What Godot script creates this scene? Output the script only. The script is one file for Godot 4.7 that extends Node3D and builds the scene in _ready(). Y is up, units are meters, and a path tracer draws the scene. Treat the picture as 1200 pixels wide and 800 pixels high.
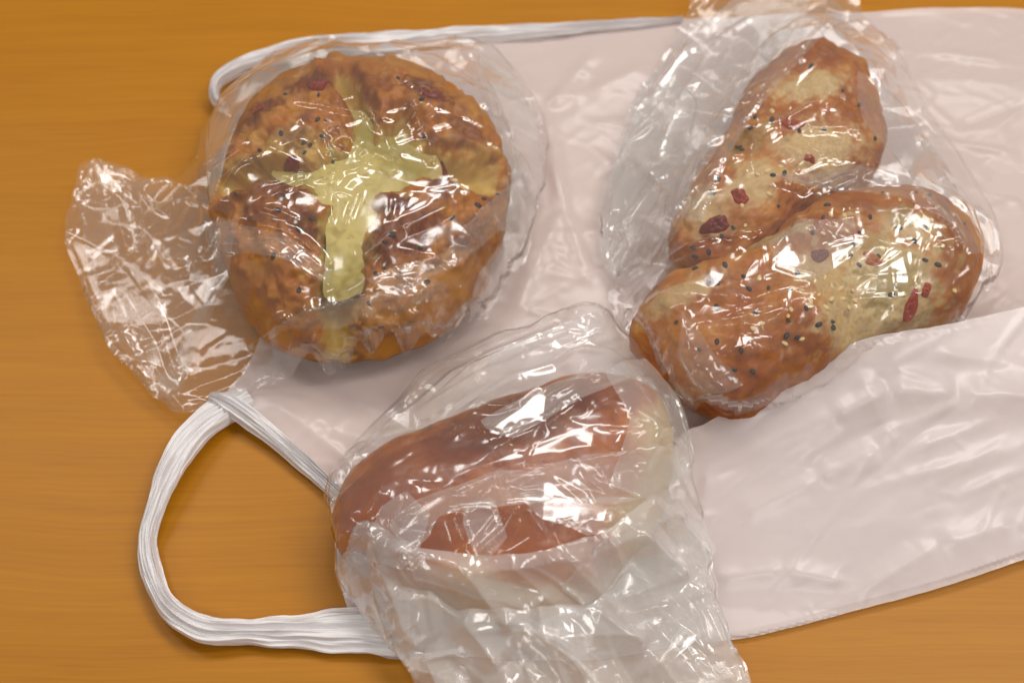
extends Node3D
# Close-up of three filled breads in crinkled clear bags on a white carrier bag and a wooden table.

const MM := 0.001
var cam_at := Vector3.ZERO
var cam_turn := Basis()
var half := 0.0
var surface_of := {}

# ---------------------------------------------------------------- places
func at(px: float, py: float, h_mm: float) -> Vector3:   # a point at that height above the table (mm)
	var d: Vector3 = cam_turn * Vector3((px - 600.0) / 400.0 * half, (400.0 - py) / 400.0 * half, -1.0)
	var k := (h_mm * MM - cam_at.y) / d.y
	return cam_at + d * k

func col(r: float, g: float, b: float) -> Color:
	return Color(r / 255.0, g / 255.0, b / 255.0).srgb_to_linear()

func ring(list: Array, steps: int) -> PackedVector3Array:   # [px, py, mm, ...] -> closed smooth outline
	var p := PackedVector3Array()
	for i in range(0, list.size(), 3):
		p.append(at(list[i], list[i + 1], list[i + 2]))
	var out := PackedVector3Array()
	var n := p.size()
	for i in n:
		for k in steps:
			out.append(p[i].cubic_interpolate(p[(i + 1) % n], p[(i + n - 1) % n], p[(i + 2) % n], float(k) / steps))
	return out

func flat(p: PackedVector3Array) -> PackedVector2Array:
	var q := PackedVector2Array()
	for v in p:
		q.append(Vector2(v.x, v.z))
	return q

# ---------------------------------------------------------------- fields over the table
class Field:
	var x0 := 0.0
	var z0 := 0.0
	var s := 0.001
	var nx := 0
	var nz := 0
	var a := PackedFloat32Array()
	func _init(lo: Vector2, hi: Vector2, step: float, fill := 0.0) -> void:
		x0 = lo.x
		z0 = lo.y
		s = step
		nx = int(ceil((hi.x - lo.x) / step)) + 1
		nz = int(ceil((hi.y - lo.y) / step)) + 1
		a.resize(nx * nz)
		a.fill(fill)
	func get_at(x: float, z: float) -> float:
		var u := clampf((x - x0) / s, 0.0, nx - 1.001)
		var v := clampf((z - z0) / s, 0.0, nz - 1.001)
		var i := int(u)
		var j := int(v)
		u -= i
		v -= j
		var k := j * nx + i
		return lerpf(lerpf(a[k], a[k + 1], u), lerpf(a[k + nx], a[k + nx + 1], u), v)
	func blur(times: int) -> void:
		for t in times:
			for j in nz:
				var r := j * nx
				var prev := a[r]
				for i in range(1, nx - 1):
					var c := a[r + i]
					a[r + i] = 0.25 * prev + 0.5 * c + 0.25 * a[r + i + 1]
					prev = c
			for i in nx:
				var prev := a[i]
				for j in range(1, nz - 1):
					var c := a[j * nx + i]
					a[j * nx + i] = 0.25 * prev + 0.5 * c + 0.25 * a[(j + 1) * nx + i]
					prev = c
	# heights at random points, joined by flat facets: crumpled film
	var pts := PackedVector2Array()
	var val := PackedFloat32Array()
	var tri := PackedInt32Array()
	func scatter(cell: float, stretch: float, angle: float, rng: RandomNumberGenerator) -> void:
		pts = PackedVector2Array()
		val = PackedFloat32Array()
		var ca := cos(angle)
		var sa := sin(angle)
		var mid := Vector2(x0 + nx * s * 0.5, z0 + nz * s * 0.5)
		var reach := 0.5 * Vector2(nx, nz).length() * s + cell * stretch * 2.0
		var mu := int(ceil(reach / (cell * stretch)))
		var mv := int(ceil(reach / cell))
		# triangulated in the unstretched plane, so that facets are long along the pull
		var un := PackedVector2Array()
		for i in range(-mu, mu + 1):
			for j in range(-mv, mv + 1):
				var u := (i + rng.randf_range(-0.48, 0.48) + 0.5 * (j & 1)) * cell * stretch
				var v := (j + rng.randf_range(-0.48, 0.48)) * cell
				pts.append(mid + Vector2(u * ca - v * sa, u * sa + v * ca))
				un.append(Vector2(u / stretch, v))
				val.append(rng.randf_range(-1.0, 1.0))
		tri = Geometry2D.triangulate_delaunay(un)
	# sharp ridges along the joins of such facets, some strong, most absent
	func web(cell: float, amp: float, stretch: float, angle: float, width: float, share: float, sd: int, mask: FastNoiseLite = null) -> void:
		var rng := RandomNumberGenerator.new()
		rng.seed = sd
		scatter(cell, stretch, angle, rng)
		for t in range(0, tri.size(), 3):
			for e in 3:
				var a0 := tri[t + e]
				var b0 := tri[t + (e + 1) % 3]
				if a0 > b0 or rng.randf() > share:
					continue
				var h := amp * (0.35 + 0.65 * pow(rng.randf(), 1.5)) * (1.0 if rng.randf() < 0.8 else -0.6)
				var m := (pts[a0] + pts[b0]) * 0.5
				if mask:
					h *= clampf(0.6 + 1.3 * mask.get_noise_2d(m.x * 1000.0, m.y * 1000.0), 0.0, 1.4)
				if absf(h) > 0.06 * amp:
					fold(pts[a0], pts[b0], width * rng.randf_range(0.7, 1.4), h)
	# heights at random points, joined by flat facets: crumpled film
	func crumple(cell: float, amp: float, stretch: float, angle: float, sd: int, mask: FastNoiseLite = null) -> void:
		var rng := RandomNumberGenerator.new()
		rng.seed = sd
		scatter(cell, stretch, angle, rng)
		for t in range(0, tri.size(), 3):
			var p := pts[tri[t]]
			var q := pts[tri[t + 1]]
			var r := pts[tri[t + 2]]
			var jl := maxi(0, int(ceil((minf(p.y, minf(q.y, r.y)) - z0) / s)))
			var jh := mini(nz - 1, int(floor((maxf(p.y, maxf(q.y, r.y)) - z0) / s)))
			var il := maxi(0, int(ceil((minf(p.x, minf(q.x, r.x)) - x0) / s)))
			var ih := mini(nx - 1, int(floor((maxf(p.x, maxf(q.x, r.x)) - x0) / s)))
			if jh < jl or ih < il:
				continue
			var det := (q.y - r.y) * (p.x - r.x) + (r.x - q.x) * (p.y - r.y)
			if absf(det) < 1e-14:
				continue
			var va := val[tri[t]] * amp
			var vb := val[tri[t + 1]] * amp
			var vc := val[tri[t + 2]] * amp
			for j in range(jl, jh + 1):
				var z := z0 + j * s
				for i in range(il, ih + 1):
					var x := x0 + i * s
					var wa := ((q.y - r.y) * (x - r.x) + (r.x - q.x) * (z - r.y)) / det
					var wb := ((r.y - p.y) * (x - r.x) + (p.x - r.x) * (z - r.y)) / det
					var wc := 1.0 - wa - wb
					if wa >= 0.0 and wb >= 0.0 and wc >= -1e-6:
						var m := 1.0
						if mask:
							m = clampf(0.55 + 1.1 * mask.get_noise_2d(x * 1000.0, z * 1000.0), 0.08, 1.4)
						a[j * nx + i] += (wa * va + wb * vb + wc * vc) * m
	# a sharp fold along a line
	func fold(p: Vector2, q: Vector2, width: float, h: float) -> void:
		var lo := p.min(q) - Vector2(width, width)
		var hi := p.max(q) + Vector2(width, width)
		var d := q - p
		var l2 := maxf(d.length_squared(), 1e-12)
		for j in range(maxi(0, int((lo.y - z0) / s)), mini(nz - 1, int((hi.y - z0) / s)) + 1):
			for i in range(maxi(0, int((lo.x - x0) / s)), mini(nx - 1, int((hi.x - x0) / s)) + 1):
				var w := Vector2(x0 + i * s, z0 + j * s)
				var t := clampf((w - p).dot(d) / l2, 0.0, 1.0)
				var e := w.distance_to(p + d * t) / width
				if e < 1.0:
					var along := minf(1.0, 5.0 * minf(t, 1.0 - t) + 0.15)
					a[j * nx + i] += h * along * pow(1.0 - e, 1.5)

# ---------------------------------------------------------------- meshes
func mesh_of(p: PackedVector3Array, n: PackedVector3Array, idx: PackedInt32Array, colors := PackedColorArray(), uv := PackedVector2Array()) -> ArrayMesh:
	var arr := []
	arr.resize(Mesh.ARRAY_MAX)
	arr[Mesh.ARRAY_VERTEX] = p
	arr[Mesh.ARRAY_NORMAL] = n
	arr[Mesh.ARRAY_INDEX] = idx
	if colors.size():
		arr[Mesh.ARRAY_COLOR] = colors
	if uv.size():
		arr[Mesh.ARRAY_TEX_UV] = uv
	var m := ArrayMesh.new()
	m.add_surface_from_arrays(Mesh.PRIMITIVE_TRIANGLES, arr)
	return m

func normals_grid(p: PackedVector3Array, nu: int, nv: int, wrap: bool, flip: float) -> PackedVector3Array:
	var n := PackedVector3Array()
	n.resize(p.size())
	for v in nv:
		var v0 := maxi(v - 1, 0) * nu
		var v1 := mini(v + 1, nv - 1) * nu
		for u in nu:
			var ul := u - 1
			var ur := u + 1
			if wrap:
				ul = (ul + nu) % nu
				ur = ur % nu
			else:
				ul = maxi(ul, 0)
				ur = mini(ur, nu - 1)
			var c := (p[v1 + u] - p[v0 + u]).cross(p[v * nu + ur] - p[v * nu + ul])
			n[v * nu + u] = (c * flip).normalized() if c.length_squared() > 1e-24 else Vector3.UP
	return n

func node(called: String, m: Mesh, mat: Material, parent: Node) -> MeshInstance3D:
	var o := MeshInstance3D.new()
	o.name = called
	o.mesh = m
	o.material_override = mat
	parent.add_child(o, true)
	return o

func thing(called: String, label: String, category: String, group := "") -> Node3D:
	var o := Node3D.new()
	o.name = called
	add_child(o, true)
	o.set_meta("label", label)
	o.set_meta("category", category)
	if group:
		o.set_meta("group", group)
	return o

# A sheet of film. edge: its outline with heights; under: what it lies on; layers: crumpling; folds: [width mm, height mm, px, py, px, py, ...]
func sheet(edge: PackedVector3Array, under: Callable, gap: float, step: float, layers: Array, folds: Array, sd: int, iters := 260, poles: Array = [], soft := 0, paint = null, fold_width := 1.0, thick := 0.0) -> ArrayMesh:
	var poly := flat(edge)
	var lo := poly[0]
	var hi := poly[0]
	for q in poly:
		lo = lo.min(q)
		hi = hi.max(q)
	lo -= Vector2(step, step) * 2.0
	hi += Vector2(step, step) * 2.0
	# drape: a stretched skin over what lies beneath, held at its edge
	var cs := 0.003
	var d := Field.new(lo - Vector2(cs, cs), hi + Vector2(cs, cs), cs)
	var ob := Field.new(lo - Vector2(cs, cs), hi + Vector2(cs, cs), cs)
	var held := PackedByteArray()
	held.resize(d.a.size())
	var ne := edge.size()
	for j in d.nz:
		for i in d.nx:
			var w := Vector2(d.x0 + i * cs, d.z0 + j * cs)
			var k := j * d.nx + i
			ob.a[k] = under.call(w.x, w.y) + gap
			if i == 0 or j == 0 or i == d.nx - 1 or j == d.nz - 1 or not Geometry2D.is_point_in_polygon(w, poly):
				held[k] = 1
				var best := 1e9
				for e in ne:
					var dd := w.distance_squared_to(poly[e])
					if dd < best:
						best = dd
						d.a[k] = edge[e].y
			else:
				d.a[k] = ob.a[k]
	for q in range(0, poles.size(), 4):
		var c: Vector3 = at(poles[q], poles[q + 1], poles[q + 2])
		for j in d.nz:
			for i in d.nx:
				var dist: float = Vector2(d.x0 + i * cs, d.z0 + j * cs).distance_to(Vector2(c.x, c.z)) / (poles[q + 3] * MM)
				if dist < 1.0:
					ob.a[j * d.nx + i] = maxf(ob.a[j * d.nx + i], c.y * (1.0 - 0.35 * dist * dist))
	for t in iters:
		for j in range(1, d.nz - 1):
			var r := j * d.nx
			for i in range(1, d.nx - 1):
				var k := r + i
				if held[k] == 0:
					var h := 0.25 * (d.a[k - 1] + d.a[k + 1] + d.a[k - d.nx] + d.a[k + d.nx])
					h = d.a[k] + 1.6 * (h - d.a[k])
					d.a[k] = maxf(h, ob.a[k])
	skin = d
	var f := Field.new(lo, hi, step)
	var nx := f.nx
	var nz := f.nz
	for j in nz:
		for i in nx:
			f.a[j * nx + i] = d.get_at(f.x0 + i * step, f.z0 + j * step)
	f.blur(4)
	# crumpling
	var c := Field.new(lo, hi, step)
	var mask := FastNoiseLite.new()
	mask.seed = sd
	mask.frequency = 1.0 / 34.0
	var n := 0
	for l in layers:
		n += 1
		if l.size() == 6:
			c.web(l[0] * MM, l[1] * MM, l[2], l[3], l[4] * MM, l[5], sd * 31 + n, mask)
		else:
			c.crumple(l[0] * MM, l[1] * MM, l[2], l[3], sd * 31 + n, mask if n > 1 else null)
	for l in folds:
		for k in range(2, l.size() - 3, 2):
			var pa := on_field(f, l[k], l[k + 1])
			var pb := on_field(f, l[k + 2], l[k + 3])
			c.fold(Vector2(pa.x, pa.z), Vector2(pb.x, pb.z), l[0] * MM * fold_width, l[1] * MM)
	c.blur(soft)
	var p := PackedVector3Array()
	p.resize(nx * nz)
	for j in nz:
		for i in nx:
			p[j * nx + i] = Vector3(f.x0 + i * step, f.a[j * nx + i], f.z0 + j * step)
	var bn := normals_grid(p, nx, nz, false, 1.0)
	var inside := PackedByteArray()
	inside.resize(nx * nz)
	for k in nx * nz:
		if Geometry2D.is_point_in_polygon(Vector2(p[k].x, p[k].z), poly):
			inside[k] = 1
	for j in nz:
		for i in nx:
			var k := j * nx + i
			var deep := i > 2 and j > 2 and i < nx - 3 and j < nz - 3
			if deep:
				deep = inside[k - 3] == 1 and inside[k + 3] == 1 and inside[k - 3 * nx] == 1 and inside[k + 3 * nx] == 1
			var q := p[k]
			if deep:
				q += bn[k] * (c.a[k] * (0.3 + 0.7 * bn[k].y) + (1.0 - bn[k].y) * 0.002 * float(layers.size() > 3))
			else:
				q.y += c.a[k] * 0.8
			q.y = maxf(q.y, ob.get_at(q.x, q.z) - gap * 0.75)
			p[k] = q
	for j in range(1, nz - 1):
		for i in range(1, nx - 1):
			var k := j * nx + i
			if inside[k] == 0 and (inside[k - 1] == 1 or inside[k + 1] == 1 or inside[k - nx] == 1 or inside[k + nx] == 1 or inside[k - nx - 1] == 1 or inside[k - nx + 1] == 1 or inside[k + nx - 1] == 1 or inside[k + nx + 1] == 1):
				inside[k] = 2
				var w := Vector2(p[k].x, p[k].z)
				var best := 1e9
				var hit := w
				for e in ne:
					var g := Geometry2D.get_closest_point_to_segment(w, poly[e], poly[(e + 1) % ne])
					var dd := g.distance_squared_to(w)
					if dd < best:
						best = dd
						hit = g
				p[k] = Vector3(hit.x, f.get_at(hit.x, hit.y) + c.get_at(hit.x, hit.y) * 0.8, hit.y)
	var nn := normals_grid(p, nx, nz, false, 1.0)
	var map := PackedInt32Array()
	map.resize(nx * nz)
	var op := PackedVector3Array()
	var on := PackedVector3Array()
	for k in nx * nz:
		if inside[k] > 0:
			map[k] = op.size()
			op.append(p[k])
			on.append(nn[k])
	var idx := PackedInt32Array()
	for j in nz - 1:
		for i in nx - 1:
			var k := j * nx + i
			if inside[k] > 0 and inside[k + 1] > 0 and inside[k + nx] > 0 and inside[k + nx + 1] > 0 and (inside[k] == 1 or inside[k + 1] == 1 or inside[k + nx] == 1 or inside[k + nx + 1] == 1):
				idx.append_array(PackedInt32Array([map[k], map[k + 1], map[k + nx + 1], map[k], map[k + nx + 1], map[k + nx]]))
	var colors := PackedColorArray()
	if paint != null:
		for q in op:
			colors.append(paint.call(q))
	if thick > 0.0:
		var half_n := op.size()
		for k in half_n:
			op.append(op[k] - on[k] * thick)
			on.append(on[k])
		var faces := idx.size()
		for k in faces:
			idx.append(idx[k] + half_n)
	return mesh_of(op, on, idx, colors)

func jag(edge: PackedVector3Array, amp_mm: float, sd: int) -> PackedVector3Array:   # an uneven, kinked edge
	var rng := RandomNumberGenerator.new()
	rng.seed = sd
	var out := PackedVector3Array()
	var n := edge.size()
	var shift := PackedVector3Array()
	for i in n / 3 + 1:
		shift.append(Vector3(rng.randf_range(-1, 1), rng.randf_range(-0.3, 0.8), rng.randf_range(-1, 1)) * amp_mm * MM)
	var m := n / 3
	for i in n:
		out.append(edge[i] + shift[(i / 3) % m].lerp(shift[(i / 3 + 1) % m], (i % 3) / 3.0))
	return out

var skin: Field
func pleat(list: Array, lift_mm: float, layers: Array, sd: int, mat: Material, parent: Node, on: Field) -> void:
	var p := PackedVector3Array()
	for i in range(0, list.size(), 2):
		p.append(on_field(on, list[i], list[i + 1]) + Vector3(0, lift_mm * MM, 0))
	var out := PackedVector3Array()
	var n := p.size()
	for i in n:
		for k in 6:
			var t := k / 6.0
			out.append(p[i].lerp(p[(i + 1) % n], t).lerp(p[i].cubic_interpolate(p[(i + 1) % n], p[(i + n - 1) % n], p[(i + 2) % n], t), 0.2))
	out = jag(out, 1.1, sd)
	var above := func(x, z): return on.get_at(x, z) + lift_mm * MM * 0.7
	node("pleat", sheet(out, above, 0.0005, 0.0005, layers, [], sd, 40, [], 1, null, 1.0, 0.0001), mat, parent)

func on_field(f: Field, px: float, py: float) -> Vector3:
	var h := 0.03
	var p := Vector3.ZERO
	for t in 9:
		p = at(px, py, h / MM)
		h = lerpf(h, f.get_at(p.x, p.z), 0.7)
	return p

# A lump of dough: outline [px, py, ...] at half height, rounded to a flat bottom
func lump(outline: Array, mid_mm: float, center: Array, top_mm: float, base_mm: float, er: float, ey: float, shape: Callable, paint: Callable, into: Field) -> ArrayMesh:
	var list := []
	for i in range(0, outline.size(), 2):
		list.append_array([outline[i], outline[i + 1], mid_mm])
	var poly := flat(ring(list, 8))
	var c := at(center[0], center[1], mid_mm)
	var cc := Vector2(c.x, c.z)
	var nu := 340
	var nv := 170
	var rad := PackedFloat32Array()
	for u in nu:
		var dir := Vector2.from_angle(TAU * u / nu)
		var far := 0.01
		for e in poly.size():
			var hit = Geometry2D.segment_intersects_segment(cc, cc + dir * 0.5, poly[e], poly[(e + 1) % poly.size()])
			if hit != null:
				far = maxf(far, cc.distance_to(hit))
		rad.append(far)
	for t in 3:
		var old := rad.duplicate()
		for u in nu:
			rad[u] = 0.25 * old[(u + nu - 1) % nu] + 0.5 * old[u] + 0.25 * old[(u + 1) % nu]
	var p := PackedVector3Array()
	# points spread evenly along the profile
	var prof := PackedVector2Array()
	var run := PackedFloat32Array()
	for k in 1201:
		var ph := PI * k / 1200.0
		var cs := cos(ph)
		var q := Vector2(pow(maxf(sin(ph), 0.0), er), mid_mm + (top_mm - mid_mm) * pow(maxf(cs, 0.0), ey) - (mid_mm - base_mm) * pow(maxf(-cs, 0.0), 0.55))
		run.append(0.0 if k == 0 else run[k - 1] + Vector2((q.x - prof[k - 1].x) * 48.0, q.y - prof[k - 1].y).length())
		prof.append(q)
	var at_k := 0
	for v in nv:
		var want := run[1200] * 0.62 * float(v) / (nv * 0.8) if v < nv * 0.8 else run[1200] * lerpf(0.62, 1.0, (v - nv * 0.8) / (nv * 0.2 - 1.0))
		while at_k < 1200 and run[at_k] < want:
			at_k += 1
		var sn := prof[at_k].x
		var y := prof[at_k].y
		for u in nu:
			var dir := Vector2.from_angle(TAU * u / nu)
			p.append(Vector3(c.x + dir.x * rad[u] * sn, y * MM, c.z + dir.y * rad[u] * sn))
	var n := normals_grid(p, nu, nv, true, -1.0)
	for k in p.size():
		var off: float = shape.call(p[k], n[k])
		p[k] = p[k] + n[k] * off
		p[k].y = maxf(p[k].y, base_mm * MM * 0.9)
	n = normals_grid(p, nu, nv, true, -1.0)
	var colors := PackedColorArray()
	for k in p.size():
		colors.append(paint.call(p[k], n[k], clampf(0.5 - 0.5 * n[k].y, 0.0, 1.0)))
	for k in p.size():
		if n[k].y > -0.2:
			var i := int(round((p[k].x - into.x0) / into.s))
			var j := int(round((p[k].z - into.z0) / into.s))
			if i >= 0 and j >= 0 and i < into.nx and j < into.nz:
				into.a[j * into.nx + i] = maxf(into.a[j * into.nx + i], p[k].y)
	var idx := PackedInt32Array()
	for v in nv - 1:
		for u in nu:
			var a := v * nu + u
			var b := v * nu + (u + 1) % nu
			idx.append_array(PackedInt32Array([a, b + nu, b, a, a + nu, b + nu]))
	return mesh_of(p, n, idx, colors)

func fill_holes(f: Field) -> void:
	for t in 2:
		var old := f.a.duplicate()
		for j in range(1, f.nz - 1):
			for i in range(1, f.nx - 1):
				var k := j * f.nx + i
				var around := 0.25 * (old[k - 1] + old[k + 1] + old[k - f.nx] + old[k + f.nx])
				if old[k] < around - 0.002:
					f.a[k] = maxf(maxf(old[k - 1], old[k + 1]), maxf(old[k - f.nx], old[k + f.nx]))

func swollen(f: Field, cells: int) -> Field:   # the bread with room round it for the film
	var g := Field.new(Vector2(f.x0, f.z0), Vector2(f.x0 + (f.nx - 1) * f.s, f.z0 + (f.nz - 1) * f.s), f.s)
	g.nx = f.nx
	g.nz = f.nz
	g.a = f.a.duplicate()
	for t in cells:
		var old := g.a.duplicate()
		for j in range(1, g.nz - 1):
			for i in range(1, g.nx - 1):
				var k := j * g.nx + i
				g.a[k] = maxf(old[k], maxf(maxf(old[k - 1], old[k + 1]), maxf(old[k - g.nx], old[k + g.nx])))
	return g

# blobs: [px, py, radius along, radius across, turn in degrees, strength] on the bread at about that height
func blobs(list: Array, h_mm: float) -> Array:
	var out := []
	for b in list:
		var c := at(b[0], b[1], h_mm)
		out.append([Vector2(c.x, c.z), b[2] * 0.00033, b[3] * 0.00036, deg_to_rad(b[4]), b[5]])
	return out

func blob_at(list: Array, p: Vector3, wob: float) -> float:
	var best := 0.0
	for b in list:
		var d: Vector2 = Vector2(p.x, p.z) - b[0]
		if absf(d.x) > b[1] * 2.0 + b[2] * 2.0 or absf(d.y) > b[1] * 2.0 + b[2] * 2.0:
			continue
		d = d.rotated(-b[3])
		var e := Vector2(d.x / b[1], d.y / b[2]).length() * (1.0 + 0.45 * wob)
		best = maxf(best, b[4] * smoothstep(1.35, 0.55, e))
	return best

func noise(sd: int, size_mm: float, oct := 3) -> FastNoiseLite:
	var n := FastNoiseLite.new()
	n.seed = sd
	n.noise_type = FastNoiseLite.TYPE_SIMPLEX_SMOOTH
	n.frequency = 1.0 / size_mm
	n.fractal_octaves = oct
	return n

func n3(n: FastNoiseLite, p: Vector3) -> float:
	return n.get_noise_3d(p.x * 1000.0, p.y * 1000.0, p.z * 1000.0)

# ---------------------------------------------------------------- materials
func film(alpha: float, rough: float, tint := Color(0.96, 0.95, 0.93)) -> StandardMaterial3D:
	var m := StandardMaterial3D.new()
	m.transparency = BaseMaterial3D.TRANSPARENCY_ALPHA
	m.albedo_color = Color(tint.r, tint.g, tint.b, alpha)
	m.roughness = rough
	m.metallic_specular = 0.6
	m.cull_mode = BaseMaterial3D.CULL_DISABLED
	return m

func milky(alpha: float, rough: float, tint := Color(0.945, 0.892, 0.882)) -> StandardMaterial3D:
	var m := film(alpha, rough, tint)
	m.metallic_specular = 0.5
	m.backlight_enabled = true
	m.backlight = Color(0.4, 0.385, 0.38)
	return m

func crust(rough: float, spec: float, coat: float) -> StandardMaterial3D:
	var m := StandardMaterial3D.new()
	m.vertex_color_use_as_albedo = true
	m.albedo_color = Color(0.91, 0.90, 0.90)
	m.roughness = rough
	m.metallic_specular = spec
	if coat > 0.0:
		m.clearcoat_enabled = true
		m.clearcoat = coat
		m.clearcoat_roughness = 0.3
	return m

func plain(c: Color, rough: float) -> StandardMaterial3D:
	var m := StandardMaterial3D.new()
	m.albedo_color = c.linear_to_srgb()
	m.roughness = rough
	return m

func lamp(called: String, pos: Vector3, aim: Vector3, size: Vector2, energy: float, tint: Color) -> void:
	var l := AreaLight3D.new()
	l.name = called
	l.area_size = size
	l.light_energy = energy
	l.light_color = tint
	l.shadow_enabled = true
	l.area_range = 8.0
	add_child(l)
	l.look_at_from_position(pos, aim, Vector3(1, 0, 0.01))

func wood_picture() -> ImageTexture:
	var w := 1024
	var h := 1024
	var im := Image.create(w, h, false, Image.FORMAT_RGB8)
	var big := noise(5, 1.0, 3)
	big.frequency = 0.004
	var fine := noise(9, 1.0, 2)
	fine.frequency = 0.05
	var pore := noise(11, 1.0, 1)
	pore.frequency = 0.11
	for y in h:
		for x in w:
			var bend := 10.0 * big.get_noise_2d(x * 0.55, y * 0.5 + 300.0)
			var v := 0.5 + 0.5 * big.get_noise_2d(x * 0.35, (y + bend) * 4.6)
			var f := fine.get_noise_2d(x * 0.07, (y + bend) * 6.5)
			var g := fine.get_noise_2d(x * 0.02 + 700.0, (y + bend) * 1.0)
			var q := maxf(0.0, pore.get_noise_2d(x * 0.10, y * 3.2) - 0.42)
			var k := clampf(0.5 + 0.3 * (v - 0.5) + 0.34 * f + 0.16 * g - 0.75 * q, 0.0, 1.0)
			im.set_pixel(x, y, Color(0.675, 0.425, 0.032).lerp(Color(0.74, 0.49, 0.05), k))
	return ImageTexture.create_from_image(im)

# ================================================================ the scene
func _ready() -> void:
	# camera
	var cam := Camera3D.new()
	cam.name = "camera"
	add_child(cam)
	var tilt := deg_to_rad(27.0)
	var dist := 0.62
	cam_at = Vector3(0, 0.012 + dist * cos(tilt), dist * sin(tilt))
	cam.position = cam_at
	cam.rotation = Vector3(-(PI / 2 - tilt), 0, 0)
	var attr := CameraAttributesPhysical.new()
	attr.frustum_focal_length = 56.5
	attr.exposure_aperture = 7.0
	attr.frustum_focus_distance = 0.585
	attr.frustum_near = 0.05
	attr.frustum_far = 20.0
	cam.attributes = attr
	cam.fov = rad_to_deg(2.0 * atan(12.0 / 56.5))
	cam.near = 0.05
	cam.far = 20.0
	cam.current = true
	cam_turn = Basis.from_euler(cam.rotation)
	half = 12.0 / 56.5
	# the room's soft light, then the ceiling lamps
	var env := Environment.new()
	env.background_mode = Environment.BG_COLOR
	env.background_color = Color(0.16, 0.158, 0.155).linear_to_srgb()
	env.tonemap_mode = Environment.TONE_MAPPER_LINEAR
	env.tonemap_exposure = 1.15
	env.sdfgi_enabled = true
	env.ssao_enabled = true
	env.ssil_enabled = true
	var we := WorldEnvironment.new()
	we.name = "environment"
	we.environment = env
	add_child(we)
	var tube := Vector2(0.09, 0.9)
	var pale := Color(1.0, 0.985, 0.965)
	lamp("ceiling_panel_light", Vector3(0.32, 1.75, -0.80), Vector3.ZERO, Vector2(0.34, 0.8), 1.05, pale)
	lamp("ceiling_panel_light", Vector3(-0.75, 1.75, -0.70), Vector3.ZERO, Vector2(0.3, 0.55), 0.55, pale)
	lamp("ceiling_panel_light", Vector3(0.85, 1.70, -0.12), Vector3.ZERO, Vector2(0.34, 0.6), 0.85, pale)
	lamp("ceiling_panel_light", Vector3(0.30, 1.80, 1.05), Vector3.ZERO, Vector2(0.3, 0.7), 0.5, pale)
	lamp("ceiling_lamp_light", Vector3(1.80, 1.70, 0.30), Vector3.ZERO, tube, 0.35, pale)
	lamp("ceiling_lamp_light", Vector3(-1.80, 1.70, 0.30), Vector3.ZERO, tube, 0.35, pale)

	build_table()
	build_carrier_bag()
	build_round_bread()
	build_knotted_bread()
	build_brown_bread()

func build_table() -> void:
	var t := BoxMesh.new()
	t.size = Vector3(1.6, 0.03, 1.1)
	var m := StandardMaterial3D.new()
	m.albedo_texture = wood_picture()
	m.uv1_triplanar = true
	m.uv1_scale = Vector3(2.0, 2.0, 2.0)
	m.uv1_offset = Vector3(0.5, 0.5, 0.5)
	m.roughness = 0.4
	m.metallic_specular = 0.36
	var o := node("table", t, m, self)
	o.position = Vector3(0, -0.015, 0)
	o.set_meta("kind", "structure")
	o.set_meta("label", "honey coloured wooden table top with fine straight grain")

func table_height(_x: float, _z: float) -> float:
	return 0.0

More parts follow.
